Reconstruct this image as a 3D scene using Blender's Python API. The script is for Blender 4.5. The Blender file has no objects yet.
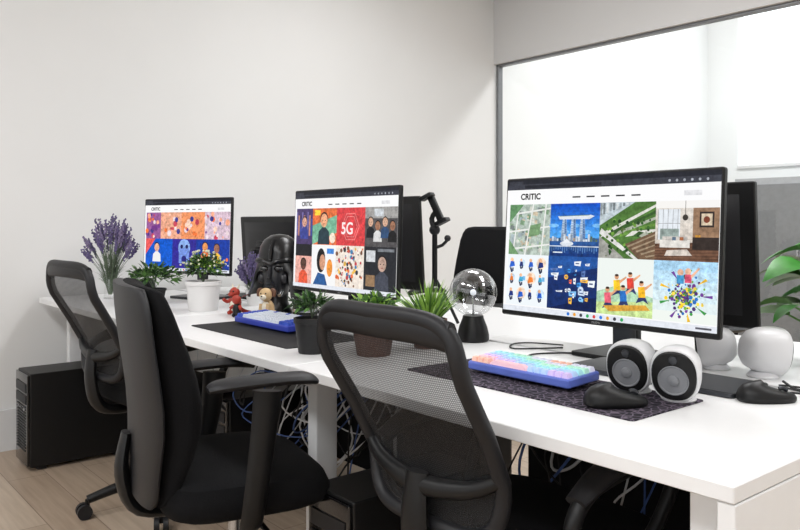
import bpy, math, random
from mathutils import Vector, Matrix
random.seed(7)
sc=bpy.context.scene
try:
    sc.view_settings.view_transform='Standard'
    sc.view_settings.look='None'
except Exception: pass

def lin(c):
    c=c/255.0
    return c/12.92 if c<=0.04045 else ((c+0.055)/1.055)**2.4
def L3(c): return tuple(lin(x) for x in c)

def M(name,col,rough=.5,metal=0.,var=.06,scale=30,spec=.5,coat=0,bump=0,glow=0):
    m=bpy.data.materials.new(name); m.use_nodes=True
    nt=m.node_tree; b=nt.nodes['Principled BSDF']
    c=L3(col)
    n=nt.nodes.new('ShaderNodeTexNoise'); n.inputs['Scale'].default_value=scale; n.inputs['Detail'].default_value=3
    tc=nt.nodes.new('ShaderNodeTexCoord'); nt.links.new(tc.outputs['Object'],n.inputs['Vector'])
    r=nt.nodes.new('ShaderNodeValToRGB')
    r.color_ramp.elements[0].position=.3; r.color_ramp.elements[1].position=.7
    r.color_ramp.elements[0].color=tuple(max(0,x*(1-var)) for x in c)+(1,)
    r.color_ramp.elements[1].color=tuple(min(1,x*(1+var)) for x in c)+(1,)
    nt.links.new(n.outputs['Fac'],r.inputs['Fac']); nt.links.new(r.outputs['Color'],b.inputs['Base Color'])
    b.inputs['Roughness'].default_value=rough; b.inputs['Metallic'].default_value=metal
    b.inputs['Specular IOR Level'].default_value=spec
    b.inputs['Coat Weight'].default_value=coat
    if glow:
        b.inputs['Emission Color'].default_value=c+(1,); b.inputs['Emission Strength'].default_value=glow
    if bump:
        bp=nt.nodes.new('ShaderNodeBump'); bp.inputs['Strength'].default_value=bump; bp.inputs['Distance'].default_value=.002
        nt.links.new(n.outputs['Fac'],bp.inputs['Height']); nt.links.new(bp.outputs['Normal'],b.inputs['Normal'])
    return m

def glassmat(name,tint=(1,1,1),base=.06,edge=.5,rough=.02):
    m=bpy.data.materials.new(name); m.use_nodes=True; nt=m.node_tree; nt.nodes.clear()
    o=nt.nodes.new('ShaderNodeOutputMaterial'); mx=nt.nodes.new('ShaderNodeMixShader')
    t=nt.nodes.new('ShaderNodeBsdfTransparent'); t.inputs[0].default_value=tint+(1,)
    g=nt.nodes.new('ShaderNodeBsdfGlossy'); g.inputs['Roughness'].default_value=rough
    lw=nt.nodes.new('ShaderNodeLayerWeight'); lw.inputs[0].default_value=.25
    mr=nt.nodes.new('ShaderNodeMapRange'); mr.inputs['To Min'].default_value=base; mr.inputs['To Max'].default_value=edge
    nt.links.new(lw.outputs['Facing'],mr.inputs['Value']); nt.links.new(mr.outputs['Result'],mx.inputs[0])
    nt.links.new(t.outputs[0],mx.inputs[1]); nt.links.new(g.outputs[0],mx.inputs[2]); nt.links.new(mx.outputs[0],o.inputs[0])
    return m

def meshmat(name):
    m=bpy.data.materials.new(name); m.use_nodes=True; nt=m.node_tree
    b=nt.nodes['Principled BSDF']; b.inputs['Base Color'].default_value=(.008,.008,.009,1); b.inputs['Roughness'].default_value=.7
    o=nt.nodes['Material Output']
    mx=nt.nodes.new('ShaderNodeMixShader'); t=nt.nodes.new('ShaderNodeBsdfTransparent')
    tc=nt.nodes.new('ShaderNodeTexCoord'); w=nt.nodes.new('ShaderNodeTexWave'); w.bands_direction='Z'; w.inputs['Scale'].default_value=75
    w2=nt.nodes.new('ShaderNodeTexWave'); w2.bands_direction='X'; w2.inputs['Scale'].default_value=75
    nt.links.new(tc.outputs['Object'],w.inputs['Vector']); nt.links.new(tc.outputs['Object'],w2.inputs['Vector'])
    mu=nt.nodes.new('ShaderNodeMath'); mu.operation='MULTIPLY'
    nt.links.new(w.outputs['Fac'],mu.inputs[0]); nt.links.new(w2.outputs['Fac'],mu.inputs[1])
    mr=nt.nodes.new('ShaderNodeMapRange'); mr.inputs['To Min'].default_value=.84; mr.inputs['To Max'].default_value=.42
    nt.links.new(mu.outputs[0],mr.inputs['Value']); nt.links.new(mr.outputs['Result'],mx.inputs[0])
    nt.links.new(t.outputs[0],mx.inputs[1]); nt.links.new(b.outputs[0],mx.inputs[2]); nt.links.new(mx.outputs[0],o.inputs[0])
    return m

def emattr(name):
    m=bpy.data.materials.new(name); m.use_nodes=True; nt=m.node_tree; b=nt.nodes['Principled BSDF']
    b.inputs['Base Color'].default_value=(.004,.004,.004,1); b.inputs['Roughness'].default_value=.35
    b.inputs['Specular IOR Level'].default_value=.12
    a=nt.nodes.new('ShaderNodeVertexColor'); a.layer_name='Col'
    tc=nt.nodes.new('ShaderNodeTexCoord'); n=nt.nodes.new('ShaderNodeTexNoise'); n.inputs['Scale'].default_value=75; n.inputs['Detail'].default_value=8; n.inputs['Roughness'].default_value=.7
    nt.links.new(tc.outputs['Object'],n.inputs['Vector'])
    mr=nt.nodes.new('ShaderNodeMapRange'); mr.inputs['From Min'].default_value=.33; mr.inputs['From Max'].default_value=.67; mr.inputs['To Min'].default_value=.6; mr.inputs['To Max'].default_value=1.45
    nt.links.new(n.outputs['Fac'],mr.inputs['Value'])
    sp=nt.nodes.new('ShaderNodeSeparateColor'); nt.links.new(a.outputs['Color'],sp.inputs[0])
    m1=nt.nodes.new('ShaderNodeMath'); m1.operation='MINIMUM'; m2=nt.nodes.new('ShaderNodeMath'); m2.operation='MINIMUM'
    nt.links.new(sp.outputs[0],m1.inputs[0]); nt.links.new(sp.outputs[1],m1.inputs[1]); nt.links.new(m1.outputs[0],m2.inputs[0]); nt.links.new(sp.outputs[2],m2.inputs[1])
    fr=nt.nodes.new('ShaderNodeMapRange'); fr.inputs['From Min'].default_value=.55; fr.inputs['From Max'].default_value=.85; fr.inputs['To Min'].default_value=1; fr.inputs['To Max'].default_value=0
    nt.links.new(m2.outputs[0],fr.inputs['Value'])
    mx=nt.nodes.new('ShaderNodeMix'); mx.data_type='RGBA'; mx.blend_type='MULTIPLY'
    nt.links.new(fr.outputs['Result'],mx.inputs[0]); nt.links.new(a.outputs['Color'],mx.inputs[6]); nt.links.new(mr.outputs['Result'],mx.inputs[7])
    nt.links.new(mx.outputs[2],b.inputs['Emission Color']); b.inputs['Emission Strength'].default_value=1.02
    return m

def padmat(name):
    m=bpy.data.materials.new(name); m.use_nodes=True; nt=m.node_tree; b=nt.nodes['Principled BSDF']
    tc=nt.nodes.new('ShaderNodeTexCoord'); v=nt.nodes.new('ShaderNodeTexVoronoi'); v.feature='DISTANCE_TO_EDGE'; v.inputs['Scale'].default_value=62
    nt.links.new(tc.outputs['Object'],v.inputs['Vector'])
    r=nt.nodes.new('ShaderNodeValToRGB'); r.color_ramp.elements[0].position=.03; r.color_ramp.elements[1].position=.11
    r.color_ramp.elements[0].color=L3((104,94,108))+(1,); r.color_ramp.elements[1].color=L3((30,28,36))+(1,)
    nt.links.new(v.outputs['Distance'],r.inputs['Fac']); nt.links.new(r.outputs['Color'],b.inputs['Base Color']); b.inputs['Roughness'].default_value=.85; b.inputs['Specular IOR Level'].default_value=.2
    return m

WHITE=M('white_laminate',(231,231,231),.35,var=.01)
WHITEP=M('white_plastic',(228,228,228),.3,var=.01)
SPKW=M('speaker_white',(222,222,224),.35,var=.01)
BLK=M('black_plastic',(13,13,14),.42,var=.1,spec=.35)
BLKG=M('black_gloss',(7,7,9),.16,var=.05,coat=.3)
BLKF=M('black_fabric',(14,14,16),.95,var=.25,scale=300,bump=.5,spec=.2)
BLKS=M('black_shell',(23,23,26),.5,var=.05,spec=.4)
GRY=M('dark_grey_metal',(70,72,76),.35,.7)
GRYP=M('driver_grey',(120,122,126),.4)
SILV=M('silver',(190,192,195),.25,.9)
TERRA=M('terracotta',(92,58,46),.8,var=.15)
POTB=M('black_pot',(24,24,26),.6)
POTW=M('white_ceramic',(232,231,230),.3,var=.01)
SOIL=M('soil',(50,36,26),.95,var=.4,scale=120,bump=1)
G1=M('leaf_green',(72,112,46),.5,var=.25); G2=M('leaf_dark',(40,70,34),.5,var=.25); G3=M('leaf_light',(135,175,70),.5,var=.2)
G4=M('leaf_monstera',(56,128,46),.35,var=.2)
PUR=M('lavender_bloom',(98,88,128),.8,var=.3,scale=200); PUR2=M('lavender_bloom_pale',(128,116,150),.8,var=.3,scale=200)
STEM=M('stem_green',(95,110,88),.7)
FLW=M('small_bloom',(205,205,180),.7)
PAD=padmat('desk_pad_fabric')
PADB=M('desk_pad_black',(22,22,24),.8,var=.2)
BLUE=M('keycap_blue',(52,84,190),.5); KW=M('keycap_white',(222,230,240),.5,var=.02); NAVY=M('keyboard_navy',(44,60,160),.5,glow=.12)
KCASE=M('keyboard_case_blue',(100,120,210),.35)
KC=[M('keycap_pastel_glow_%d'%i,c,.5,var=.03,glow=.22) for i,c in enumerate([(240,190,170),(240,195,205),(215,195,240),(185,212,245),(175,232,238),(190,238,215),(225,225,242)])]  # faint emission added to lighten the pastel keycaps
RED=M('red_toy',(165,52,36),.5); BEI=M('beige_toy',(195,165,122),.6); CREAM=M('cream_toy',(222,214,196),.6); BRN=M('brown_toy',(100,65,45),.6)
GLASS=glassmat('clear_glass',(1,1,1),.05,.45)
GLOBE=glassmat('globe_glass',(.96,.97,.98),.10,.75,.04)
PGLASS=glassmat('partition_glass',(.97,.98,.975),.04,.35)
MESH=meshmat('chair_mesh_fabric')
EM=emattr('screen_image')
FRAME=M('partition_frame',(118,120,123),.4,.2)

def catmull(P,k,closed=False):
    n=len(P); out=[]
    rng=range(n if closed else n-1)
    for i in rng:
        if closed: a,b,c,d=P[(i-1)%n],P[i],P[(i+1)%n],P[(i+2)%n]
        else: a,b,c,d=P[max(i-1,0)],P[i],P[i+1],P[min(i+2,n-1)]
        for j in range(k):
            t=j/k
            out.append(.5*((2*b)+(c-a)*t+(2*a-5*b+4*c-d)*t*t+(3*b-a-3*c+d)*t**3))
    if not closed: out.append(P[-1])
    return out

class MB:
    def __init__(s): s.v=[];s.f=[];s.mi=[];s.mats=[];s.T=Matrix()
    def add(s,vs,fs,mat):
        if mat not in s.mats: s.mats.append(mat)
        i=s.mats.index(mat); o=len(s.v)
        s.v+= [s.T@Vector(p) for p in vs]
        for f in fs: s.f.append([a+o for a in f]); s.mi.append(i)
    def loft(s,rings,mat,cap=True,closed=False):
        n=len(rings[0]); vs=[p for r in rings for p in r]; fs=[]
        R=len(rings)
        for i in range(R if closed else R-1):
            for j in range(n):
                a=i*n+j;b=i*n+(j+1)%n;c=((i+1)%R)*n+(j+1)%n;d=((i+1)%R)*n+j
                fs.append([a,b,c,d])
        if cap and not closed: fs.append(list(range(n))[::-1]); fs.append([(R-1)*n+j for j in range(n)])
        s.add(vs,fs,mat)
    def rbox(s,c,size,mat,r=.004,ch=.002,rot=None):
        hx,hy,hz=[a/2 for a in size]; r=min(r,hx*.99,hy*.99); ch=min(ch,hz*.9,r*.9 if r>0 else ch)
        T=Matrix.Translation(Vector(c))@(rot if rot else Matrix())
        def ring(ins,z):
            o=[]; rr=max(r-ins,1e-5)
            for q,(sx,sy) in enumerate([(1,1),(-1,1),(-1,-1),(1,-1)]):
                for k in range(5):
                    a=q*math.pi/2+k*math.pi/8
                    o.append(T@Vector((sx*(hx-r)+rr*math.cos(a),sy*(hy-r)+rr*math.sin(a),z)))
            return o
        s.loft([ring(ch,-hz),ring(0,-hz+ch),ring(0,hz-ch),ring(ch,hz)],mat)
    def tube(s,pts,r,mat,n=10,k=5,ref=None,asp=1.,closed=False,cap=True):
        P=[Vector(p) for p in pts]; rs=list(r) if isinstance(r,(list,tuple)) else [r]*len(P)
        if k>1:
            rv=catmull([Vector((a,0,0)) for a in rs],k,closed); P=catmull(P,k,closed); rs=[a[0] for a in rv]
        N=len(P); rings=[]; prev=None
        for i in range(N):
            if closed: t=P[(i+1)%N]-P[i-1]
            else: t=P[min(i+1,N-1)]-P[max(i-1,0)]
            if t.length<1e-9: t=Vector((0,0,1))
            t.normalize()
            if ref is not None:
                sd=t.cross(Vector(ref))
                if sd.length<1e-4: sd=prev or t.orthogonal()
                sd=sd.normalized(); prev=sd
            else:
                if prev is None: sd=t.orthogonal().normalized()
                else:
                    sd=prev-t*prev.dot(t)
                    sd=sd.normalized() if sd.length>1e-6 else t.orthogonal().normalized()
                prev=sd
            up=sd.cross(t)
            rings.append([P[i]+sd*math.cos(2*math.pi*j/n)*rs[i]*asp+up*math.sin(2*math.pi*j/n)*rs[i] for j in range(n)])
        s.loft(rings,mat,cap=cap,closed=closed)
    def lathe(s,prof,c,mat,n=28,sx=1,sy=1,rot=None,cap=True,e=1.):
        T=Matrix.Translation(Vector(c))@(rot if rot else Matrix())
        def pw(a): return math.copysign(abs(a)**e,a)
        s.loft([[T@Vector((r*sx*pw(math.cos(2*math.pi*j/n)),r*sy*pw(math.sin(2*math.pi*j/n)),z)) for j in range(n)] for r,z in prof],mat,cap)
    def ell(s,c,r,mat,n=16,m=10,rot=None):
        if not isinstance(r,(tuple,list)): r=(r,r,r)
        s.lathe([(max(math.sin(math.pi*i/m),.001),-r[2]*math.cos(math.pi*i/m)) for i in range(m+1)],c,mat,n,r[0],r[1],rot)
    def leaf(s,base,d,Ln,W,mat,droop=.3,roll=None,wide=(.25,1,.75,0.02)):
        b=Vector(base); d=Vector(d).normalized()
        sd=d.cross(Vector((0,0,1)))
        sd=sd.normalized() if sd.length>.05 else Vector((1,0,0))
        if roll is not None: sd=Matrix.Rotation(roll,3,d)@sd
        nrm=sd.cross(d); vs=[];K=len(wide)
        for i,w in enumerate(wide):
            t=i/(K-1); p=b+d*Ln*t-Vector((0,0,1))*droop*Ln*t*t
            vs+= [p-sd*W*.5*w+nrm*W*.12*w,p,p+sd*W*.5*w+nrm*W*.12*w]
        fs=[]
        for i in range(K-1):
            o=i*3; fs+=[[o,o+1,o+4,o+3],[o+1,o+2,o+5,o+4]]
        s.add(vs,fs,mat)
    def make(s,name,loc=(0,0,0),rz=0,parent=None,scale=1):
        me=bpy.data.meshes.new(name); me.from_pydata([tuple(p) for p in s.v],[],s.f)
        for m in s.mats: me.materials.append(m)
        me.polygons.foreach_set('material_index',s.mi)
        me.polygons.foreach_set('use_smooth',[True]*len(s.f))
        try: me.set_sharp_from_angle(angle=math.radians(38))
        except Exception: pass
        me.update()
        o=bpy.data.objects.new(name,me); sc.collection.objects.link(o)
        o.location=loc; o.rotation_euler=(0,0,math.radians(rz)); o.scale=(scale,)*3
        if parent: o.parent=parent
        return o
def empty(name,loc,rz=0):
    o=bpy.data.objects.new(name,None); sc.collection.objects.link(o); o.location=loc; o.rotation_euler=(0,0,math.radians(rz)); o.empty_display_size=.1
    return o
def wallbox(name,a,b,mat):
    B=MB(); a=Vector(a);b=Vector(b); c=(a+b)/2; h=(b-a)/2
    vs=[(c[0]+x*h[0],c[1]+y*h[1],c[2]+z*h[2]) for x in(-1,1) for y in(-1,1) for z in(-1,1)]
    B.add(vs,[[0,1,3,2],[4,6,7,5],[0,4,5,1],[2,3,7,6],[0,2,6,4],[1,5,7,3]],mat)
    return B.make(name)

# ---------------- ROOM ----------------
WALL=M('wall_paint',(222,222,221),.9,var=.012,scale=2)
WALLB=M('partition_paint',(206,205,204),.9,var=.012,scale=2)
WALLF=M('annex_paint',(230,232,232),.9,var=.01,scale=2)
CEIL=M('ceiling_paint',(235,236,237),.9,var=.01)
TRIM=M('trim_paint',(216,216,216),.5,var=.01)
FL=bpy.data.materials.new('oak_planks'); FL.use_nodes=True; nt=FL.node_tree; b=nt.nodes['Principled BSDF']
tc=nt.nodes.new('ShaderNodeTexCoord'); br=nt.nodes.new('ShaderNodeTexBrick'); br.inputs['Scale'].default_value=1
br.inputs['Brick Width'].default_value=1.2; br.inputs['Row Height'].default_value=.16; br.inputs['Mortar Size'].default_value=.0015
br.inputs['Color1'].default_value=L3((194,176,156))+(1,); br.inputs['Color2'].default_value=L3((176,156,136))+(1,); br.inputs['Mortar'].default_value=L3((118,100,84))+(1,)
nt.links.new(tc.outputs['Object'],br.inputs['Vector'])
mp=nt.nodes.new('ShaderNodeMapping'); mp.inputs['Scale'].default_value=(1.5,22,1); nz=nt.nodes.new('ShaderNodeTexNoise'); nz.inputs['Scale'].default_value=2; nz.inputs['Detail'].default_value=6
nt.links.new(tc.outputs['Object'],mp.inputs['Vector']); nt.links.new(mp.outputs[0],nz.inputs['Vector'])
mx=nt.nodes.new('ShaderNodeMix'); mx.data_type='RGBA'; mx.blend_type='MULTIPLY'; mx.inputs[0].default_value=.5
rp=nt.nodes.new('ShaderNodeValToRGB'); rp.color_ramp.elements[0].position=.3; rp.color_ramp.elements[0].color=(.55,.5,.45,1); rp.color_ramp.elements[1].position=.65; rp.color_ramp.elements[1].color=(1,1,1,1)
nt.links.new(nz.outputs['Fac'],rp.inputs['Fac']); nt.links.new(br.outputs['Color'],mx.inputs[6]); nt.links.new(rp.outputs['Color'],mx.inputs[7])
nt.links.new(mx.outputs[2],b.inputs['Base Color']); b.inputs['Roughness'].default_value=.4

XL=-4.1; YG=4.35; XR=2.6; YN=-2.6; ZC=3.0; YF=7.6; ZA=3.9
wallbox('floor',(XL-.15,YN-.15,-.1),(XR+.15,YF+.15,0),FL)
wallbox('ceiling',(XL-.15,YN-.15,ZC),(XR+.15,YG+.1,ZC+.1),CEIL)
wallbox('ceiling_annex',(XL-.15,YG,ZA),(XR+.15,YF+.15,ZA+.1),CEIL)
wallbox('wall_left',(XL-.12,YN-.12,0),(XL,YG,ZC),WALL)
wallbox('wall_left_annex',(XL-.12,YG,0),(XL,YF,ZA),WALLF)
wallbox('wall_right',(XR,YN-.12,0),(XR+.12,YF,ZA),WALL)
wallbox('wall_near_sill',(XL,YN-.12,0),(XR,YN,.9),WALL)
wallbox('wall_near_header',(XL,YN-.12,2.5),(XR,YN,ZC),WALL)
wallbox('wall_near_pier_a',(XL,YN-.12,.9),(XL+1,YN,2.5),WALL)
wallbox('wall_near_pier_b',(XR-.8,YN-.12,.9),(XR,YN,2.5),WALL)
wallbox('wall_far_lower',(XL,YF,0),(XR,YF+.12,1.68),WALLF)
wallbox('wall_far_header',(XL,YF,3.6),(XR,YF+.12,ZA),WALLF)
wallbox('wall_far_pier',(XL,YF,1.68),(-3.78,YF+.12,3.6),WALLF)
wallbox('trim_1',(-3.78,YF-.02,1.66),(XR,YF+.05,1.69),TRIM)
B=MB(); B.add([(-3.78,YF+.06,1.68),(XR,YF+.06,1.68),(XR,YF+.06,3.6),(-3.78,YF+.06,3.6)],[[0,1,2,3]],PGLASS)
B.make('window_2')
wallbox('wall_partition_header',(XL,YG,2.34),(XR,YG+.1,ZA),WALLB)
B=MB()
B.rbox((XL+.014,YG+.05,1.17),(.024,.05,2.34),FRAME); B.rbox(((XL+XR)/2,YG+.05,2.331),(XR-XL-.01,.05,.016),FRAME); B.rbox(((XL+XR)/2,YG+.05,.03),(XR-XL-.01,.05,.06),FRAME)
B.rbox((-.9,YG+.05,1.17),(.03,.05,2.28),FRAME)
B.make('trim_2')
B=MB(); B.add([(XL+.02,YG+.05,.05),(XR,YG+.05,.05),(XR,YG+.05,2.32),(XL+.02,YG+.05,2.32)],[[0,1,2,3]],PGLASS); B.make('window_1')
wallbox('baseboard_left',(XL,YN,0),(XL+.015,YG,.2),TRIM)
GR2=M('annex_cabinet',(120,122,124),.6); GR3=M('annex_partition',(165,167,170),.6)
B=MB(); 
B.rbox((-2.2,7.2,.76),(2.6,.45,1.52),GR3,.01); 
for i in range(4):
    B.rbox((-3.15+i*.65,6.965,.76),(.6,.02,1.4),GR2,.005); B.rbox((-2.92+i*.65,6.945,.8),(.015,.02,.2),SILV)
B.make('storage_cabinet')

# ---------------- DESKS ----------------
def desk(x0,x1,endpanel=False,first=False,dark_sheet=False):
    B=MB(); w=x1-x0; cx=(x0+x1)/2
    B.rbox((cx,1.393,.7275),(w-.004,.70,.025),WHITE,.004,.0015)
    B.rbox((cx,2.12,.7275),(w-.004,.70,.025),WHITE,.004,.0015)
    B.rbox((cx,1.50,.69),(w-.1,.04,.045),WHITEP); B.rbox((cx,2.05,.69),(w-.1,.04,.045),WHITEP)
    B.rbox((cx,1.757,.62),(w-.2,.16,.012),WHITEP); B.rbox((cx,1.68,.655),(w-.2,.006,.08),WHITEP)
    if dark_sheet: B.rbox((cx,1.86,.40),(w-.22,.014,.56),BLKF,.004)  # added black sheet that darkens the view under the desk
    x=x0+.05 if first else x0-.075
    for y in (1.2,2.3):
        B.rbox((x,y,.36),(.045,.07,.65),WHITEP); B.rbox((x,y,.19),(.053,.078,.34),WHITEP)
    B.rbox((x,1.757,.69),(.06,1.25,.045),WHITEP); B.rbox((x,1.757,.022),(.06,1.3,.035),WHITEP)
    if endpanel:
        B.rbox((x1-.016,1.757,.3565),(.028,1.42,.713),WHITE,.003)
        B.rbox((x1-.075,1.15,.35),(.06,.09,.70),WHITEP)
    return B.make('workstation_desk')
desk(-4.06,-2.9,first=True); desk(-2.9,-1.71,dark_sheet=True); desk(-1.71,-.522,True,dark_sheet=True)

# ---------------- SCREEN ART ----------------
class Art:
    def __init__(s): s.s=[]
    def R(s,u0,v0,u1,v1,c): s.s.append(([(u0,v0),(u1,v0),(u1,v1),(u0,v1)],c))
    def P(s,pts,c): s.s.append((pts,c))
    def C(s,u,v,r,c,n=18,ry=None):
        ry=ry or r; s.s.append(([(u+r*math.cos(2*math.pi*i/n),v+ry*math.sin(2*math.pi*i/n)) for i in range(n)],c))
    def build(s,par,W,H,T,name='display_image'):
        vs=[];fs=[];cols=[]
        for k,(pts,c) in enumerate(s.s):
            o=len(vs)
            for u,v in pts:
                vs.append(T@Vector((-W/2+min(max(u,0),100)/100*W,-.0003-k*.000006,H-min(max(v,0),56.2)/56.2*H)))
            fs.append(list(range(o,o+len(pts)))); cols+= [L3(c)+(1,)]*len(pts)
        me=bpy.data.meshes.new(name); me.from_pydata([tuple(p) for p in vs],[],fs)
        ca=me.color_attributes.new('Col','FLOAT_COLOR','POINT')
        for i,c in enumerate(cols): ca.data[i].color=c
        me.materials.append(EM); o=bpy.data.objects.new(name,me); sc.collection.objects.link(o); o.parent=par
        return o
TXT={}
def textmat(c):
    if c not in TXT: TXT[c]=M('print_%d_%d_%d'%c,c,.6,var=0)
    return TXT[c]
def text(par,body,size,T,col=(10,10,10),bold=.02,name='logo_text',em=False):
    cu=bpy.data.curves.new('t','FONT'); cu.body=body; cu.size=size; cu.offset=size*bold
    ob=bpy.data.objects.new('t',cu); sc.collection.objects.link(ob)
    bpy.context.view_layer.update()
    dg=bpy.context.evaluated_depsgraph_get(); me=bpy.data.meshes.new_from_object(ob.evaluated_get(dg))
    bpy.data.objects.remove(ob)
    me.transform(T@Matrix.Rotation(math.pi/2,4,'X'))
    me.materials.clear()
    if em:
        ca=me.color_attributes.new('Col','FLOAT_COLOR','POINT')
        for d in ca.data: d.color=L3(col)+(1,)
        me.materials.append(EM)
    else: me.materials.append(textmat(col))
    o=bpy.data.objects.new(name,me); sc.collection.objects.link(o); o.parent=par
    return o
def browser(A,n=5):
    A.R(0,0,100,56.2,(250,250,251)); A.R(0,0,100,1.8,(32,34,44)); A.R(0,1.8,100,4.2,(58,60,70))
    A.R(1,.5,9,1.8,(58,60,70)); A.R(10,2.4,50,3.6,(33,35,44)); 
    for i in range(6): A.C(80+i*3,3,.5,(170,175,185))
    for i in range(5): A.R(36+i*7,7.6,40+i*7,8.2,(50,50,55))
    A.R(86,6.8,93,8.6,(225,225,228))
    A.R(0,54,100,56.2,(228,232,240))
    for i in range(9): A.C(36+i*3.2,55.1,.7,[(40,120,220),(230,160,40),(60,60,70),(40,170,90),(210,60,60)][i%5])
    A.R(92,54.7,98,55.4,(90,90,100))
def grad(A,u0,v0,u1,v1,c0,c1,n=8):
    for i in range(n):
        t=i/(n-1); A.R(u0,v0+(v1-v0)*i/n,u1,v0+(v1-v0)*(i+1)/n,tuple(a+(b-a)*t for a,b in zip(c0,c1)))
rnd=random.Random(3)
A1=Art(); browser(A1)
y1,y2,y3=10.5,32,53.5
A1.R(2,y1,25,y2,(178,192,182))
for i in range(60):
    u=rnd.uniform(2,22);v=rnd.uniform(y1+.5,y2-3); k=rnd.uniform(.4,1.1); A1.P([(u,v),(u+2.4*k,v+.6*k),(u+2*k,v+2.6*k),(u-.4*k,v+2*k)],rnd.choice([(150,178,145),(205,207,198),(165,180,184),(128,158,128),(205,190,165),(120,130,128)]))
for i in range(3): A1.P([(2,y1+4+i*7.5),(25,y1+.0+i*7.5+1.5),(25,y1+.7+i*7.5+1.5),(2,y1+4.8+i*7.5)],(232,234,230))
for a_,b_ in ((7,4),(15,11),(22,20)): A1.P([(a_,y1),(a_+.8,y1),(b_+.8,y2),(b_,y2)],(232,234,230))
A1.P([(2,y1),(10,y1),(2,y1+8)],(98,142,98)); A1.P([(2,y1+15),(8,y2),(2,y2)],(110,150,105)); A1.P([(14,y1+9),(20,y1+8),(19,y1+13),(13,y1+14)],(120,155,112))
grad(A1,25,y1,50,y1+14,(8,78,192),(80,165,238),12); grad(A1,25,y1+14,50,y2,(50,96,160),(14,52,118),6)
for c in range(5): A1.C(27+c*5.5,y1+9+c%2*2.5,2.6,(120,185,240),12,ry=.8)
for i in range(3):
    u=31+i*4.6; A1.P([(u+.5,y1+6.2),(u+2.5,y1+6.2),(u+3.1,y1+15),(u-.2,y1+15)],(176,196,218)); A1.P([(u+1.5,y1+6.4),(u+2.4,y1+6.4),(u+3.0,y1+15),(u+1.7,y1+15)],(84,116,162))
    for k in range(8): A1.R(u+.3,y1+7+k*1.0,u+2.7,y1+7.25+k*1.0,(120,150,188))
A1.P([(29,y1+5.2),(45.5,y1+4.7),(47.5,y1+5.2),(45,y1+6.4),(30,y1+6.5)],(222,230,238)); A1.P([(29.5,y1+5.1),(45,y1+4.6),(45,y1+4.9),(30,y1+5.3)],(90,120,90))
for i in range(20): 
    u=25+i*1.22; h=rnd.uniform(.8,4.5); A1.R(u,y1+15.2-h*.7,u+1.0,y1+15.4,rnd.choice([(205,214,222),(140,155,175),(60,90,110),(90,110,90),(170,150,130)]))
A1.C(34,y1+16.3,3.4,(215,222,230),ry=1.1); A1.P([(32,y1+16),(34,y1+14.2),(36,y1+16)],(235,240,245)); A1.R(25,y1+17.2,50,y1+17.6,(205,214,226))
for i in range(22): A1.R(25+i*1.13,y1+17.7,25.4+i*1.13,y1+17.7+rnd.uniform(.5,3),(90,130,180))
A1.R(27,y2-1.8,32,y2-1.3,(220,230,240))
A1.R(50,y1,75,y2,(78,118,54))
A1.P([(50,y1),(66,y1),(50,y1+9)],(188,200,206))
for i in range(9): A1.R(50+i*1.5,y1+.2,51+i*1.5,y1+5-i*.5,[(150,160,165),(120,128,132),(214,220,222)][i%3])
for i in range(7):
    A1.P([(50+i*3,y1+14-i*.2),(53+i*3,y1+11),(75,y1+1+i*2.3),(75,y1+2.0+i*2.3)],[(218,218,210),(54,90,40),(170,176,160),(100,142,62)][i%4])
A1.P([(50,y1+13),(62,y2),(50,y2)],(160,160,154)); A1.P([(51,y1+10),(68,y2),(66,y2),(50,y1+12)],(222,222,218))
for i in range(80): A1.C(rnd.uniform(53,74),rnd.uniform(y1+6,y2-.8),rnd.uniform(.25,.8),rnd.choice([(40,82,32),(110,155,62),(60,105,45),(90,110,60),(30,60,28)]),8)
A1.P([(62,y1+16),(75,y1+11),(75,y2),(68,y2)],(110,86,66))
for i in range(5): A1.P([(63+i*2,y1+16.6+i*.9),(75,y1+12+i*1.9),(75,y1+12.5+i*1.9),(63.5+i*2,y1+17.2+i*.9)],(160,140,115))
grad(A1,75,y1,100,y2,(226,220,212),(196,184,172),8); A1.R(75,y1,100,y1+2.6,(245,243,240)); A1.P([(75,y1+15.5),(100,y1+14.5),(100,y2),(75,y2)],(96,66,50))
for i in range(6): A1.P([(75,y1+16.5+i),(100,y1+15.5+i*1.1),(100,y1+15.7+i*1.1),(75,y1+16.7+i)],(130,94,72))
A1.R(76,y1+3,85,y1+14,(226,232,238)); 
for i in range(5): A1.R(76+i*2.0,y1+3,76.2+i*2.0,y1+14,(150,150,154))
A1.R(76,y1+8,85,y1+8.2,(150,150,154)); A1.R(77,y1+10,84.6,y1+14,(150,165,160))
A1.R(90,y1+2.6,100,y1+15,(150,118,92)); A1.R(92.5,y1+4,98,y1+9.5,(52,42,38)); A1.R(93.2,y1+4.7,97.3,y1+8.8,(214,196,170)); A1.C(95.2,y1+6.8,1.2,(120,60,40))
A1.R(77,y1+14,89,y1+16.8,(226,222,216)); A1.R(78,y1+12.8,88,y1+14.2,(196,190,184)); A1.R(90,y1+13,100,y1+17.4,(50,40,36)); A1.R(91,y1+12.2,93,y1+13,(210,150,60)); A1.P([(80,y1+17.8),(88,y1+17.3),(90,y1+19.5),(79,y1+19.8)],(206,196,186))
A1.C(87,y1+6,1.1,(60,55,50)); A1.R(86.9,y1,87.1,y1+5,(70,60,55)); A1.R(82,y1+13,83.5,y1+14.2,(90,110,130)); A1.R(85,y1+13,86.5,y1+14.2,(180,110,70))
A1.R(2,y2,25,y3,(240,246,250))
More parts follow.
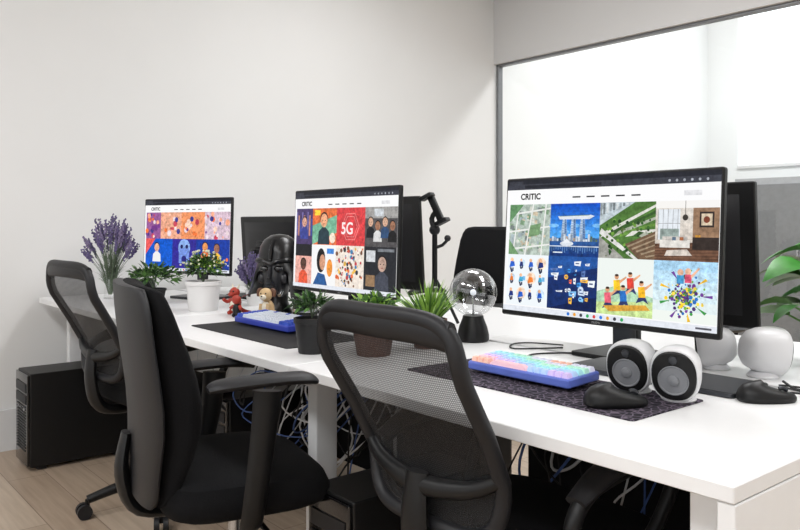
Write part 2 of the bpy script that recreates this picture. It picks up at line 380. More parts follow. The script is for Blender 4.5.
for i in range(4):
    for j in range(3):
        u=4.5+i*5.4;v=y2+3+j*6.4; c=[(40,96,200),(240,130,50),(30,50,120),(70,170,210)][(i*2+j)%4]; sz=[1.2,.8,1][(i+j)%3]
        if (i+j)%2: A1.C(u+.5,v+.6,2.2*sz,[(205,228,248),(250,226,205)][(i+j)//2%2],14)
        A1.C(u,v-.6,.8*sz,(245,190,150),10); A1.P([(u-1.2*sz,v+2.3*sz),(u-.6*sz,v),(u+1.1*sz,v+.1),(u+1.5*sz,v+2)],c); A1.P([(u-1*sz,v+2.3*sz),(u-.1,v+2.3*sz),(u+.6,v+4*sz),(u-.4,v+4*sz)],(35,45,80)); A1.R(u+.3,v+2.3*sz,u+1.1,v+3.6*sz,(35,45,80))
        if (i*j)%2: A1.R(u+1.1,v-.2,u+2.6,v+1.6,(120,190,240))
A1.R(25,y2,50,y3,(16,44,104)); A1.P([(25,y2),(50,y2),(50,y2+4),(25,y2+9)],(32,84,160)); A1.P([(25,y3),(50,y3-6),(50,y3)],(10,30,80))
for i in range(30):
    u=rnd.uniform(26,46);v=rnd.uniform(y2+1,y3-3.5);a=rnd.uniform(.8,4.2);b_=rnd.uniform(.6,3)
    c=rnd.choice([(240,246,250),(235,240,248),(200,215,235),(250,190,60),(60,150,230),(240,110,70),(240,244,250),(130,190,240),(90,120,180)])
    if rnd.random()<.7: A1.P([(u,v+.3),(u+a,v),(u+a*.9,v+b_),(u+.2,v+b_*.9)],c)
    else: A1.C(u+a/2,v+b_/2,b_*.5,c,12)
    A1.R(u+a*.2,v+b_*.4,u+a*.7,v+b_*.6,(30,60,120))
A1.R(50,y2,75,y3,(238,244,240)); A1.P([(50,y2+13),(60,y2+10),(75,y2+14),(75,y3),(50,y3)],(176,214,180)); A1.P([(50,y2+17),(75,y2+15.5),(75,y3),(50,y3)],(200,224,150))
for i,(u,v,c) in enumerate([(59,10,(250,200,40)),(65,9,(225,70,55)),(70,12,(250,190,40)),(62,14,(40,110,190)),(55,15,(230,100,120))]):
    A1.C(u,y2+v-3,1.0,(225,165,125),12); A1.C(u,y2+v-3.6,.9,(60,40,30),10,ry=.5); A1.P([(u-1.5,y2+v-1.7),(u+1.5,y2+v-2),(u+1.9,y2+v+2.0),(u-1.1,y2+v+2.2)],c); A1.P([(u-1.1,y2+v+2.2),(u+1.9,y2+v+2.0),(u+3.2,y2+v+4.4),(u+1,y2+v+3.2),(u-2.3,y2+v+4.4)],(50,60,110))
    A1.P([(u+1.2,y2+v-1.6),(u+4.2,y2+v-3.4),(u+4.5,y2+v-2.9),(u+1.5,y2+v-.4)],(225,165,125))
A1.P([(53,y2+18.2),(72,y2+16.8),(74,y2+18.6),(56,y2+20.3)],(214,160,60))
grad(A1,75,y2,100,y3,(170,212,240),(240,246,240),6)
for i in range(260):
    a=rnd.uniform(0,6.28); r=rnd.uniform(0,8.5)*abs(rnd.uniform(.5,1)); A1.C(88+r*math.cos(a)*1.1,y2+12+r*math.sin(a),rnd.uniform(.2,.8),rnd.choice([(240,200,40),(110,60,150),(60,150,70),(40,110,190),(120,60,150),(80,50,120),(250,220,80),(120,180,60),(70,90,50)]),6)
for q_ in range(9):
    a=q_*.7; A1.P([(88+6*math.cos(a),y2+12+6*math.sin(a)),(88+10.5*math.cos(a-.06),y2+12+9.3*math.sin(a-.06)),(88+10.5*math.cos(a+.06),y2+12+9.3*math.sin(a+.06))],[(110,60,150),(60,150,70),(240,190,40)][q_%3])
A1.C(86,y2+4,1.2,(230,180,150)); A1.C(89,y2+3.6,1.2,(230,180,150)); A1.R(84.6,y2+5,87.4,y2+8,(70,150,200)); A1.R(87.8,y2+4.6,90.4,y2+7.6,(230,90,120)); A1.P([(90,y2+5),(93,y2+2),(93.5,y2+2.6),(90.4,y2+6)],(230,180,150))

A2=Art(); browser(A2)
def fig(A,u,v,s,skin,cl):
    A.C(u,v-.25*s,s*1.12,(34,28,28),14); A.C(u,v,s,skin,14,ry=s*1.1); A.P([(u-1.7*s,v+3.8*s),(u-1.5*s,v+1.8*s),(u-.5*s,v+1.1*s),(u+.5*s,v+1.1*s),(u+1.5*s,v+1.8*s),(u+1.7*s,v+3.8*s)],cl)
    A.C(u-.35*s,v,.12*s,(30,25,25),6); A.C(u+.35*s,v,.12*s,(30,25,25),6); A.R(u-.3*s,v+.5*s,u+.3*s,v+.6*s,(150,60,60))
A2.R(2,10,20,31,(75,60,105))
for i in range(9): A2.R(2+i*2,12+(i%3)*2,3.4+i*2,26,[(120,110,170),(200,140,120),(60,80,160)][i%3])
fig(A2,11,18,2.6,(225,170,150),(60,70,150))
A2.R(20,10,45,31,(225,112,62)); A2.P([(20,20),(45,14),(45,24),(20,31)],(120,180,150)); fig(A2,32,17,3.6,(235,170,130),(40,60,70)); A2.R(22,11,28,14,(250,210,60)); A2.C(41,27,3,(240,220,200))
A2.R(45,10,72,31,(216,66,70)); 
for r,c in [(8.5,(235,130,130)),(7.9,(216,66,70)),(6.6,(240,150,150)),(6.2,(216,66,70))]: A2.C(58.5,20.5,r,c,6)
A2.R(72,10,100,31,(82,80,82)); A2.R(72,10,100,16,(160,158,156)); A2.R(80,11,88,15,(200,205,210))
for i in range(4): fig(A2,77+i*6.3,18+(i%2)*2,2.2,[(205,165,140),(160,115,90)][i%2],[(30,32,38),(215,215,215),(50,80,120),(30,30,32)][i])
A2.R(2,31,20,54,(232,172,160)); A2.R(2,31,20,38,(30,30,36)); fig(A2,11,43,3,(90,60,50),(230,90,60))
A2.R(20,31,45,54,(246,246,246)); A2.C(30,40,4.5,(25,25,28),ry=7); A2.C(31.5,41,3,(205,150,120),ry=4.5); A2.C(39,44,3,(240,150,60),ry=5); A2.P([(22,54),(27,47),(34,48),(37,54)],(40,90,150)); A2.R(36,33,43,36,(60,130,210))
A2.R(45,31,72,54,(240,228,216))
for i in range(110): A2.C(rnd.uniform(46,71),rnd.uniform(32,53),rnd.uniform(.4,1.4),rnd.choice([(230,110,60),(60,130,180),(120,80,60),(240,190,80),(50,50,60),(190,60,70),(245,238,230)]),7)
A2.R(72,31,100,54,(38,40,46)); A2.R(74,33,82,39,(210,212,216)); fig(A2,88,40,3.6,(190,160,145),(70,74,86)); A2.R(74,46,82,52,(150,120,90)); A2.R(84,32,98,33.5,(120,124,130))
A2.R(0,54,100,56.2,(228,232,240))
A3=Art(); browser(A3)
A3.R(2,10,20,31,(150,90,150)); A3.R(20,10,45,31,(235,170,140)); A3.R(45,10,72,31,(240,150,100)); A3.R(72,10,100,31,(215,190,205)); 
for i in range(60): A3.C(rnd.uniform(3,99),rnd.uniform(11,30),rnd.uniform(.6,2.6),rnd.choice([(240,120,60),(120,60,140),(250,210,190),(60,60,140),(240,220,225),(200,70,90),(245,170,140)]),8)
A3.R(2,31,35,54,(22,92,205)); A3.P([(2,31),(14,31),(2,44)],(230,90,90)); A3.R(35,31,63,54,(52,44,150)); A3.R(63,31,100,54,(25,60,160))
A3.C(49,38,7,(140,175,235)); A3.R(43,38,55,50,(120,150,225)); A3.C(46,37,1.6,(30,30,90)); A3.C(52,37,1.6,(30,30,90)); A3.C(49,47,3,(40,40,120))
fig(A3,73,37,3,(230,150,90),(240,120,60)); fig(A3,86,38,3,(160,110,90),(240,190,60)); fig(A3,16,38,3,(235,180,150),(240,240,240))
for i in range(20): A3.C(rnd.uniform(64,99),rnd.uniform(46,53),rnd.uniform(.6,1.6),rnd.choice([(240,120,60),(250,250,250),(240,200,60)]),8)

def monitor(loc,rz,art=None,W=.614,H=.365,zb=.125,tilt=3.5,base=(.26,.20),bo=0):
    E=empty('computer_monitor',loc,rz)
    T=Matrix.Translation((0,0,zb))@Matrix.Rotation(math.radians(-tilt),4,'X')
    B=MB(); B.T=T
    R90=Matrix.Rotation(math.pi/2,4,'X')
    B.rbox((0,.008,H/2),(W,H,.016),BLK,.006,.003,rot=R90)
    B.loft([[Vector((sx*W*a,y,H*.5+sz*H*b)) for sx,sz in((-1,-1),(1,-1),(1,1),(-1,1))] for y,a,b in((.015,.44,.42),(.04,.3,.3),(.048,.27,.27))],BLKS)
    B.rbox((0,.055,H*.5),(.11,.03,.11),BLK,.006)
    B.make('display_housing',parent=E)
    B=MB()
    B.rbox((bo,.115,.006),(base[0],base[1],.012),GRY if art else BLK,.012,.002)
    B.rbox((0,.115,(zb+H*.5)/2+.012),(.055,.03,zb+H*.5),GRY if art else BLK,.008)
    B.rbox((0,.085,zb+H*.5),(.05,.05,.05),BLK,.006)
    B.make('stand',parent=E)
    if art:
        b=.006; bb=.013; T2=T@Matrix.Translation((0,-.0003,bb))
        sh=H-bb-.006; sw=W-2*b
        art.build(E,sw,sh,T2)
        text(E,'CRITIC',.0215,T2@Matrix.Translation((-sw/2+sw*.085,-.0048,sh-sh*.150)),(8,8,8),.035,em=True)
        text(E,'PRISM+',.008,T@Matrix.Translation((-.014,-.0006,.0035)),(140,140,140),.0,'bezel_text')
    return E,T
E1,T1=monitor((-1.107,1.53,.74),0,A1,base=(.44,.17),bo=.10)
E2,T2=monitor((-2.14,1.51,.74),0,A2,tilt=2)
text(E2,'5G',.056,T2@Matrix.Translation((.004,-.0055,.208)),(255,240,240),.02,'slide_text',em=True)
E3,T3=monitor((-3.49,1.55,.74),17,A3,tilt=2)
monitor((-1.215,1.95,.74),180,None,zb=.10,H=.377)
monitor((-2.50,1.95,.74),180,None,zb=.11,H=.365)
monitor((-3.4,2.0,.74),180,None,zb=.05,H=.355)

# ---------------- CHAIRS ----------------
def chair_base(B,hub=.10,seat=.42,R=.29,a0=.3):
    B.tube([(0,0,hub-.03),(0,0,hub+.04)],.038,BLK,16,1)
    B.tube([(0,0,hub),(0,0,.28)],.028,BLK,16,1); B.tube([(0,0,.27),(0,0,seat-.02)],.016,SILV,14,1)
    B.rbox((0,0,seat-.02),(.2,.26,.04),BLK,.02,.005)
    B.tube([(.08,.02,seat-.03),(.24,.03,seat-.04)],.007,BLK,8,1)
    for i in range(5):
        a=a0+i*2*math.pi/5; c,s_=math.cos(a),math.sin(a)
        B.tube([(.02*c,.02*s_,hub+.01),(.15*c,.15*s_,hub),(R*c,R*s_,.068)],[.026,.021,.016],BLK,10,4)
        p=Vector((R*c,R*s_,0)); sd=Vector((-s_,c,0))
        B.tube([p+Vector((0,0,.03)),p+Vector((0,0,.07))],.009,BLK,8,1)
        for q in(-1,1): B.tube([p+sd*q*.007+Vector((c*.012,s_*.012,.027)),p+sd*q*.025+Vector((c*.012,s_*.012,.027))],.027,BLKS,16,1)
def cushion(B,c,sx,sy,h,mat,n=40,e=.45):
    rings=[]
    for t,k in((0,.86),(.12,.95),(.35,1),(.65,1),(.88,.95),(.97,.85),(1,.6),(1.02,.25)):
        r=[]
        for j in range(n):
            a=2*math.pi*j/n; ca,sa=math.cos(a),math.sin(a)
            x=math.copysign(abs(ca)**e,ca)*sx*k; y=math.copysign(abs(sa)**e,sa)*sy*k
            r.append((c[0]+x,c[1]+y,c[2]+h*t-(.02*max(0,y/sy)**2 if t>.3 else 0)))
        rings.append(r)
    B.loft(rings,mat)
def sstep(t): t=max(0,min(1,t)); return t*t*(3-2*t)
def mesh_chair(loc,rz,top=.96,a0=.3,arms=True,seat_z=.43,yo=0.):
    E=empty('office_chair',loc,rz)
    B=MB(); chair_base(B,seat=seat_z,a0=a0); B.make('swivel_base',parent=E)
    B=MB(); cushion(B,(0,.0,seat_z),.235,.225,.07,BLKF); B.make('seat',parent=E)
    bot=.53; zc=(top+bot)/2; hz=(top-bot)/2-.01
    def prof(x,z):
        return yo-.27-.13*sstep((z-.62)/(.28))-.028*(1-min(1,(x/.2)**2))
    def outline(a,s=1):
        ca,sa=math.cos(a),math.sin(a); n=2/5.6
        x=math.copysign(abs(ca)**n,ca)*.2*s; z=zc+math.copysign(abs(sa)**n,sa)*hz*s
        x*=1-.10*sstep((top-z)/(top-bot)); return Vector((x,prof(x,z),z))
    NA=56
    B=MB(); B.tube([outline(2*math.pi*i/NA) for i in range(NA)],.0155,BLKS,12,1,closed=True)
    tr=[]
    for i in range(17):
        x=-.185+.37*i/16; dz=-.012*(abs(x)/.185)**4; ring=[]
        for q in range(12):
            a=2*math.pi*q/12; z=top-.028+dz+.027*math.sin(a); ring.append((x,prof(x,z)+.013*math.cos(a),z))
        tr.append(ring)
    B.loft(tr,BLKS)
    B.tube([(-.185,prof(-.185,.66)-.005,.66),(-.12,prof(-.12,.63)-.012,.63),(0,prof(0,.615)-.016,.615),(.12,prof(.12,.63)-.012,.63),(.185,prof(.185,.66)-.005,.66)],[.012,.016,.02,.016,.012],BLK,12,5)
    B.tube([(0,yo-.318,.64),(0,yo-.325,.54),(0,yo-.30,.44),(0,-.2,.405),(0,-.05,.41)],[.016,.02,.022,.018,.015],BLK,12,5,ref=(0,1,.2),asp=1.7)
    B.make('backrest_frame',parent=E)
    B=MB(); rings=[]
    for k in range(1,9): rings.append([outline(2*math.pi*i/NA,k/8*.985) for i in range(NA)])
    B.loft(rings,MESH,cap=False); B.add([tuple(p) for p in rings[0]],[list(range(NA))],MESH); B.make('mesh_back',parent=E)
    if arms:
        B=MB()
        for sx in(-1,1):
            B.tube([(sx*.2,-.12,seat_z+.01),(sx*.255,-.17,.50),(sx*.27,-.20,.58),(sx*.272,-.15,.635),(sx*.272,-.02,.655),(sx*.272,.09,.655),(sx*.27,.135,.62),(sx*.262,.10,.54),(sx*.245,.06,.48),(sx*.19,.04,seat_z+.01)],[.014,.014,.015,.016,.016,.016,.015,.014,.014,.014],BLK,12,5,ref=(1,0,0),asp=1)
            B.tube([(sx*.27,-.19,.625),(sx*.272,-.1,.662),(sx*.272,.03,.668),(sx*.272,.13,.64)],[.010,.014,.014,.010],BLKS,12,5,ref=(0,0,1),asp=2.2)
        B.make('armrests',parent=E)
    return E
def padded_chair(loc,rz,top=.965,a0=.3,arms=(.685,.725),W=.225,yo=.025,sy=.22):
    E=empty('office_chair',loc,rz)
    B=MB(); chair_base(B,seat=.42,a0=a0); B.make('swivel_base',parent=E)
    B=MB(); cushion(B,(0,.0,.42),.245,sy,.095,BLKF); B.make('seat',parent=E)
    def section(z,t,w,y0,y1,n=36):
        yc=(y0+y1)/2; d=(y1-y0)/2; r=[]
        for j in range(n):
            a=2*math.pi*j/n; ca,sa=math.cos(a),math.sin(a)
            x=math.copysign(abs(ca)**.55,ca)*w; y=math.copysign(abs(sa)**.8,sa)*d
            r.append((x,yo+yc+y+.03*(x/W)**2,z))
        return r
    def yb(t): return -.27-.035*sstep((t-.3)/.7)
    R1=[];R2=[]; bot=.46
    ts=[0,.015,.05,.12,.22,.34,.46,.58,.70,.80,.88,.94,.975,.992,1.0]
    for t in ts:
        z=bot+(top-bot)*t
        w=W*(.80+.2*sstep(t/.45)); 
        if t>.86: w*=math.sqrt(max(.0,1-((t-.86)/.145)**2))*.25+.75 if t<1 else .72
        if t<.05: w*=.9+.1*t/.05
        th=.045+.065*math.sin(math.pi*min(1,max(0,t))**.9)
        if t in (0,1.0): th*=.35
        if t in(.015,.992): th*=.7
        y0=yb(t)
        R1.append(section(z,t,w,y0+.012,y0+.012+th)); R2.append(section(z,t,w*1.01,y0-.012,y0+.022*(.5 if t in(0,1.0) else 1)))
    B=MB(); B.loft(R1,BLKF); B.make('backrest_cushion',parent=E)
    B=MB(); B.loft(R2,BLKS); 
    B.tube([(0,yo-.29,.60),(0,yo-.30,.50),(0,yo-.26,.41),(0,-.1,.395)],[.012,.018,.018,.014],BLK,12,5,ref=(0,1,.2),asp=2)
    B.make('backrest_shell',parent=E)
    if arms:
        B=MB()
        for sx,az in zip((-1,1),arms):
            B.tube([(sx*.15,-.0,.405),(sx*.24,-.02,.41),(sx*.275,-.02,.47),(sx*.28,.0,az-.11),(sx*.28,.01,az-.01)],[.012,.014,.014,.016,.018],BLK,12,5,ref=(1,0,0),asp=1.9)
            B.tube([(sx*.28,-.125,az+.003),(sx*.28,-.09,az+.01),(sx*.28,.03,az+.014),(sx*.275,.10,az+.01),(sx*.272,.125,az)],[.008,.014,.014,.014,.008],BLKS,14,5,ref=(0,0,1),asp=2.6)
        B.make('armrests',parent=E)
    return E
mesh_chair((-1.095,1.27,0),0,a0=.2)
padded_chair((-1.80,.935,0),-14,a0=.5,arms=(.685,.74),W=.235,sy=.21)
mesh_chair((-2.93,1.22,0),4,top=.97,a0=.75,yo=.03)
padded_chair((-2.87,2.80,0),178,top=1.09)
padded_chair((-1.75,2.85,0),176,top=1.0)

# ---------------- COMPUTER TOWERS ----------------
def tower(loc,rz=0,W=.19,D=.43,H=.44,name='computer_tower'):
    B=MB(); B.rbox((0,0,H/2+.012),(W,D,H-.012),BLK,.006,.003)
    for sx in(-1,1):
        for sy in(-1,1): B.rbox((sx*W*.35,sy*D*.38,.007),(.03,.04,.014),BLKS)
    B.rbox((0,-D/2-.004,H*.5+.012),(W*.96,.014,H*.94),BLKG,.004)
    for i in range(16): B.rbox((0,-D/2-.0125,.09+i*.013),(W*.7,.004,.005),BLKS,.001,.0005)
    B.rbox((0,-D/2-.0125,H*.86),(W*.8,.004,.04),BLKS,.001,.0005); B.rbox((0,-D/2-.0125,H*.74),(W*.8,.004,.04),BLKS,.001,.0005)
    B.tube([(W*.3,-D/2-.01,H*.64),(W*.3,-D/2-.016,H*.64)],.008,SILV,14,1)
    for i in range(2): B.rbox((-W*.2+i*.03,-D/2-.0125,H*.64),(.014,.004,.007),SILV,.001,.0005)
    return B.make(name,loc,rz)
tower((-3.77,1.13,0),0,W=.21,D=.45,H=.43)
tower((-1.53,1.27,0),0,W=.18,D=.43,H=.45)
tower((-2.70,1.55,0),0); tower((-2.2,2.12,0),180); tower((-.85,2.15,0),180); tower((-3.4,2.2,0),180)

# ---------------- CABLES ----------------
B=MB(); CW=M('cable_white',(200,202,205),.5); CB=M('cable_black',(16,16,16),.5); CBL=M('cable_blue',(60,90,150),.5)
rc=random.Random(11)
for (xa,xb,ya,yb_,n) in((-2.52,-1.86,1.35,1.62,24),(-1.42,-1.0,1.52,1.68,9),(-3.8,-3.0,1.55,1.7,5)):
    for i in range(n):
        x=rc.uniform(xa,xb); y=rc.uniform(ya,yb_); x2=x+rc.uniform(-.4,.4); x2=min(max(x2,xa),xb); zz=rc.uniform(.12,.5)
        xm=min(max((x+x2)/2+rc.uniform(-.15,.15),xa),xb)
        B.tube([(x,1.72,.632),(x,y+.05,.59),(xm,y+rc.uniform(-.08,.05),zz+.1),(xm+rc.uniform(-.12,.12),y+rc.uniform(-.08,.05),zz),(x2,y,.5+rc.uniform(-.15,.05)),(x2,1.74,.632)],rc.choice([.003,.004,.0025]),rc.choice([CW,CB,CB,CW,CBL]),6,6)
    for i in range(4):
        x=rc.uniform(xa,xb); B.rbox((x,1.757,.64),(.12,.05,.03),rc.choice([BLK,WHITEP]))
B.make('cable_bundle')

# ---------------- DESK PADS, KEYBOARDS, MICE ----------------
B=MB(); B.rbox((-1.143,1.37,.7415),(.655,.26,.003),PAD,.01,.0008); B.make('desk_pad')
B=MB(); B.rbox((-2.265,1.325,.7415),(.66,.30,.003),PADB,.01,.0008); B.make('desk_pad')
def keyboard(loc,W,D,cols,case,kmat,rz=0,lift=3):
    B=MB(); B.T=Matrix.Rotation(math.radians(lift),4,'X')@Matrix.Translation((0,0,.012))
    B.rbox((0,0,.004),(W,D,.020),case,.008,.003)
    rows=5 if W<.33 else 6; kw=(W-.014)/cols; kd=(D-.014)/rows
    for r in range(rows):
        c=0
        while c<cols:
            sp=1
            if r==0 and 3<=c<9: sp=min(6,cols-c)
            elif c>=cols-2 and r in(1,2): sp=cols-c
            elif c==0 and r in(1,2): sp=2 if r==1 else 1
            x=-W/2+.007+(c+sp/2)*kw; y=-D/2+.007+(r+.5)*kd
            m=kmat(c,r); a=kw*sp/2-.0014; b_=kd/2-.0014
            B.loft([[(x+sx*a*k,y+sy*b_*k,z) for sx,sy in((-1,-1),(1,-1),(1,1),(-1,1))] for k,z in((1,.013),(.95,.018),(.76,.0245))],m)
            c+=sp
    B.rbox((0,D/2-.02,-.011),(W*.8,.02,.006),BLK)
    return B.make('keyboard',loc,rz)
keyboard((-1.19,1.39,.7475),.31,.115,15,KCASE,lambda c,r:KC[(c//3+r)%7 if c<12 else (2+r)%7])
keyboard((-2.35,1.385,.7475),.37,.135,17,NAVY,lambda c,r:BLUE if (c<2 or c>=14 or r==5 and c%4==0) else KW)
def mouse(loc,rz=0,mat=BLK,s=1):
    B=MB(); rings=[]
    for t,k in((0,.93),(.12,1),(.35,1),(.6,.93),(.8,.78),(.93,.54),(1,.2)):
        rings.append([(.032*s*k*math.copysign(abs(math.cos(a))**.75,math.cos(a))*(1-.12*math.sin(a)),.060*s*k*math.copysign(abs(math.sin(a))**.85,math.sin(a)),(.033*t)*(1-.35*math.sin(a)*t)*s) for a in [2*math.pi*j/28 for j in range(28)]])
    B.loft(rings,mat); B.tube([(0,.026*s,.026*s),(0,.034*s,.027*s),(0,.042*s,.022*s)],.0045*s,GRY,8,2)
    B.tube([(-.0335*s,-.02*s,.014*s),(-.034*s,.012*s,.014*s)],.003,BLKG,6,1)
    return B.make('computer_mouse',loc,rz)
mouse((-.905,1.315,.743),-35,BLK,1.08); mouse((-.735,1.60,.74),-40,BLK,1.0); mouse((-2.03,1.33,.743),5,BLKG,.9)

# ---------------- SPEAKERS ----------------
def speaker(loc,rz,body=SPKW,s=1):
    B=MB(); T=Matrix.Rotation(math.radians(8),4,'X')
    R=Matrix.Rotation(math.radians(90),4,'X')
    B.T=Matrix.Translation((0,0,.061*s))@T
    prof=[(.012,-.054),(.026,-.050),(.037,-.038),(.044,-.018),(.048,.005),(.0495,.022),(.049,.032),(.0465,.038)]
    B.lathe([(a*s,z*s) for a,z in prof],(0,0,0),body,40,1,1.14,R,e=.82)
    B.lathe([(.0445*s,.0365*s),(.0445*s,.0405*s),(.042*s,.043*s),(.02*s,.0435*s)],(0,0,0),BLK,40,1,1.14,R,e=.86)
    B.lathe([(.030*s,.043*s),(.031*s,.0458*s),(.029*s,.0465*s),(.027*s,.0445*s)],(0,0,-.008*s),GRYP,36,1,1,R)
    B.lathe([(.012*s,.0438*s),(.011*s,.047*s),(.006*s,.0490*s),(.001*s,.0495*s)],(0,0,-.008*s),GRYP,20,1,1,R)
    B.lathe([(.009*s,.043*s),(.008*s,.0455*s),(.004*s,.046*s)],(0,0,.034*s),GRY,20,1,1,R)
    B.T=Matrix()
    B.lathe([(.034*s,0),(.036*s,.003*s),(.026*s,.014*s)],(0,.004,0),body,28)
    return B.make('desktop_speaker',loc,rz)
speaker((-.957,1.458,.743),12); speaker((-.852,1.458,.743),18)
speaker((-.985,1.86,.74),-70,s=.95); speaker((-.855,1.85,.74),150,s=1.05)
speaker((-3.88,1.52,.74),20,BLK,.75)

# ---------------- PLANTS ----------------
def pot(B,c,r,h,mat,taper=.75):
    B.lathe([(r*taper,0),(r*taper*1.02,.003),(r*.97,h*.85),(r*1.04,h*.86),(r*1.04,h),(r*.95,h),(r*.93,h*.9),(r*.3,h*.89)],c,mat,32)
    B.lathe([(r*.93,h*.88),(r*.5,h*.93),(.004,h*.94)],c,SOIL,20)
def bush(B,c,R,n,Ln,W,mats,seed,up=.3):
    q=random.Random(seed); c=Vector(c)
    for i in range(n):
        d=Vector((q.gauss(0,1),q.gauss(0,1),q.gauss(0,1)+up)).normalized(); 
        if d.z<-.4: d.z=-d.z*.5
        rr=q.uniform(.25,.95); p=c+Vector((d.x*R[0],d.y*R[1],d.z*R[2]))*rr
        dd=d+Vector((q.uniform(-.7,.7),q.uniform(-.7,.7),q.uniform(-.3,.8)))
        B.leaf(p,dd,Ln*q.uniform(.7,1.2),W*q.uniform(.7,1.2),q.choice(mats),q.uniform(0,.5),q.uniform(-.8,.8))
    for i in range(10):
        d=Vector((q.uniform(-.7,.7)*R[0],q.uniform(-.7,.7)*R[1],q.uniform(0,.5)*R[2]))
        B.tube([c-Vector((0,0,R[2]*.95)),c-Vector((0,0,R[2]*.3))+d*.4,c+d],.0012,STEM,5,3)
B=MB(); pot(B,(0,0,0),.073,.125,POTW,.82); bush(B,(0,0,.175),(.088,.088,.065),620,.024,.011,[G1,G2,G2,G3],1)
q=random.Random(5)
for i in range(60):
    a=q.uniform(0,6.28); e=q.uniform(.1,1.4); B.ell((.095*math.cos(a)*math.cos(e),.095*math.sin(a)*math.cos(e),.182+.072*math.sin(e)),.0045,FLW,6,4)
B.make('potted_shrub',(-3.03,1.43,.74))
B=MB(); pot(B,(0,0,0),.055,.07,POTB); bush(B,(0,0,.12),(.14,.12,.06),400,.036,.015,[G1,G2,G1],2); B.make('potted_fern',(-3.42,1.37,.74))
B=MB(); pot(B,(0,0,0),.055,.085,TERRA); q=random.Random(8)
for i in range(280):
    a=q.uniform(0,6.28); t=q.uniform(.05,.85); d=(math.cos(a)*t,math.sin(a)*t,1.0)
    B.leaf((math.cos(a)*t*.035,math.sin(a)*t*.035,.075),d,q.uniform(.09,.165),.007,q.choice([G3,G3,G1,G3]),q.uniform(.1,.5),q.uniform(-.5,.5),(.7,1,.8,.5,.03))
B.make('potted_grass',(-1.70,1.52,.74))
B=MB(); pot(B,(0,0,0),.062,.09,TERRA); bush(B,(0,0,.125),(.085,.08,.045),360,.028,.014,[G1,G2,G3,G1],4); B.make('potted_herb',(-1.70,1.315,.74))
B=MB(); pot(B,(0,0,0),.05,.10,POTB); bush(B,(0,0,.135),(.065,.065,.038),220,.026,.011,[G2,G1,G2],6); B.make('potted_succulent',(-1.84,1.20,.74))
def lavender(loc,H,spread,n,seed,vase):
    B=MB(); q=random.Random(seed)
    if vase:
        B.lathe([(.03,0),(.032,.004),(.026,.05),(.018,.10),(.022,.15)],(0,0,0),GLASS,28,cap=False); B.lathe([(.03,0),(.031,.006),(.002,.006)],(0,0,0),GLASS,28)
    else: pot(B,(0,0,0),.04,.07,POTW)
    for i in range(n):
        a=q.uniform(0,6.28); t=math.sqrt(q.uniform(0.0,1)); h=H*(1-.3*t*t)*q.uniform(.8,1)
        tip=Vector((math.cos(a)*t*spread,math.sin(a)*t*spread,h)); base=Vector((math.cos(a)*.008,math.sin(a)*.008,.02))
        mid=Vector((tip.x*.35,tip.y*.35,h*.55)); B.tube([base,mid,tip],.0012,STEM,5,4)
        d=(tip-mid).normalized(); m=q.choice([PUR,PUR,PUR2])
        for k in range(9):
            p=tip-d*(k*.009); r=.0026+.003*math.sin(math.pi*(k+1)/10)
            for z in range(2):
                off=Vector((q.uniform(-1,1),q.uniform(-1,1),q.uniform(-1,1)))*.005
                B.ell(p+off,(r,r,r*1.2),m,6,4)
        for k in range(4): B.leaf(base.lerp(mid,q.uniform(.4,1)),d+Vector((q.uniform(-.5,.5),q.uniform(-.5,.5),0)),.05,.004,STEM,.2)
    return B.make('lavender_vase' if vase else 'potted_lavender',loc)
lavender((-3.79,1.30,.74),.42,.14,70,3,True)
lavender((-3.06,1.69,.74),.25,.09,55,4,False)
B=MB(); pot(B,(0,0,0),.075,.12,POTB); q=random.Random(9)
for i in range(26):
    a=q.uniform(0,6.28); t=q.uniform(.3,1); tip=Vector((math.cos(a)*.15*t,math.sin(a)*.15*t,.12+.19*q.random()))
    B.tube([(0,0,.1),(tip.x*.4,tip.y*.4,tip.z*.7),tip],.003,G1,6,4)
    B.leaf(tip,(math.cos(a),math.sin(a),.25),q.uniform(.11,.15),q.uniform(.075,.10),q.choice([G4,G4,G1]),.5,q.uniform(-.4,.4),(.3,.85,1,.85,.5,.03))
B.make('potted_houseplant',(-.76,2.12,.74))

# ---------------- PLASMA GLOBE ----------------
B=MB(); B.lathe([(.046,0),(.05,.004),(.05,.02),(.044,.045),(.034,.070),(.032,.080)],(0,0,0),BLK,32)
B.lathe([(max(.0005,.075*math.sin(t)),.152-.075*math.cos(t)) for t in [.42+(math.pi-.42)*i/22 for i in range(23)]],(0,0,0),GLOBE,40,cap=False)
B.tube([(0,0,.078),(0,0,.148)],.003,SILV,8,1); B.ell((0,0,.152),.010,M('globe_electrode',(225,228,235),.4,glow=.3))
B.make('plasma_globe',(-1.70,1.71,.74))

# ---------------- HELMET BUST ----------------
HB=M('helmet_black',(9,9,11),.28,spec=.5,var=.05)
B=MB(); 
B.lathe([(.055,0),(.06,.008),(.05,.02),(.038,.05),(.04,.09)],(0,.0,0),HB,28)
rings=[]
for r,z in [(.002,.325),(.035,.320),(.062,.302),(.078,.275),(.084,.245),(.086,.225),(.092,.205),(.100,.170),(.112,.125),(.128,.08),(.130,.073)]:
    row=[]
    for j in range(41):
        u=j/40
        gap=0 if z>.22 else .72*sstep((.22-z)/.05)
        a=-math.pi/2+gap+(2*math.pi-2*gap)*u
        row.append((r*math.cos(a),r*1.05*math.sin(a)+.01,z))
    rings.append(row)
vs=[p for r in rings for p in r]; fs=[]
for i in range(len(rings)-1):
    for j in range(40): fs.append([i*41+j,(i+1)*41+j,(i+1)*41+j+1,i*41+j+1])
B.add(vs,fs,HB)
B.tube([(0,-.062,.302),(0,-.085,.265),(0,-.094,.225)],[.005,.007,.006],HB,8,3)
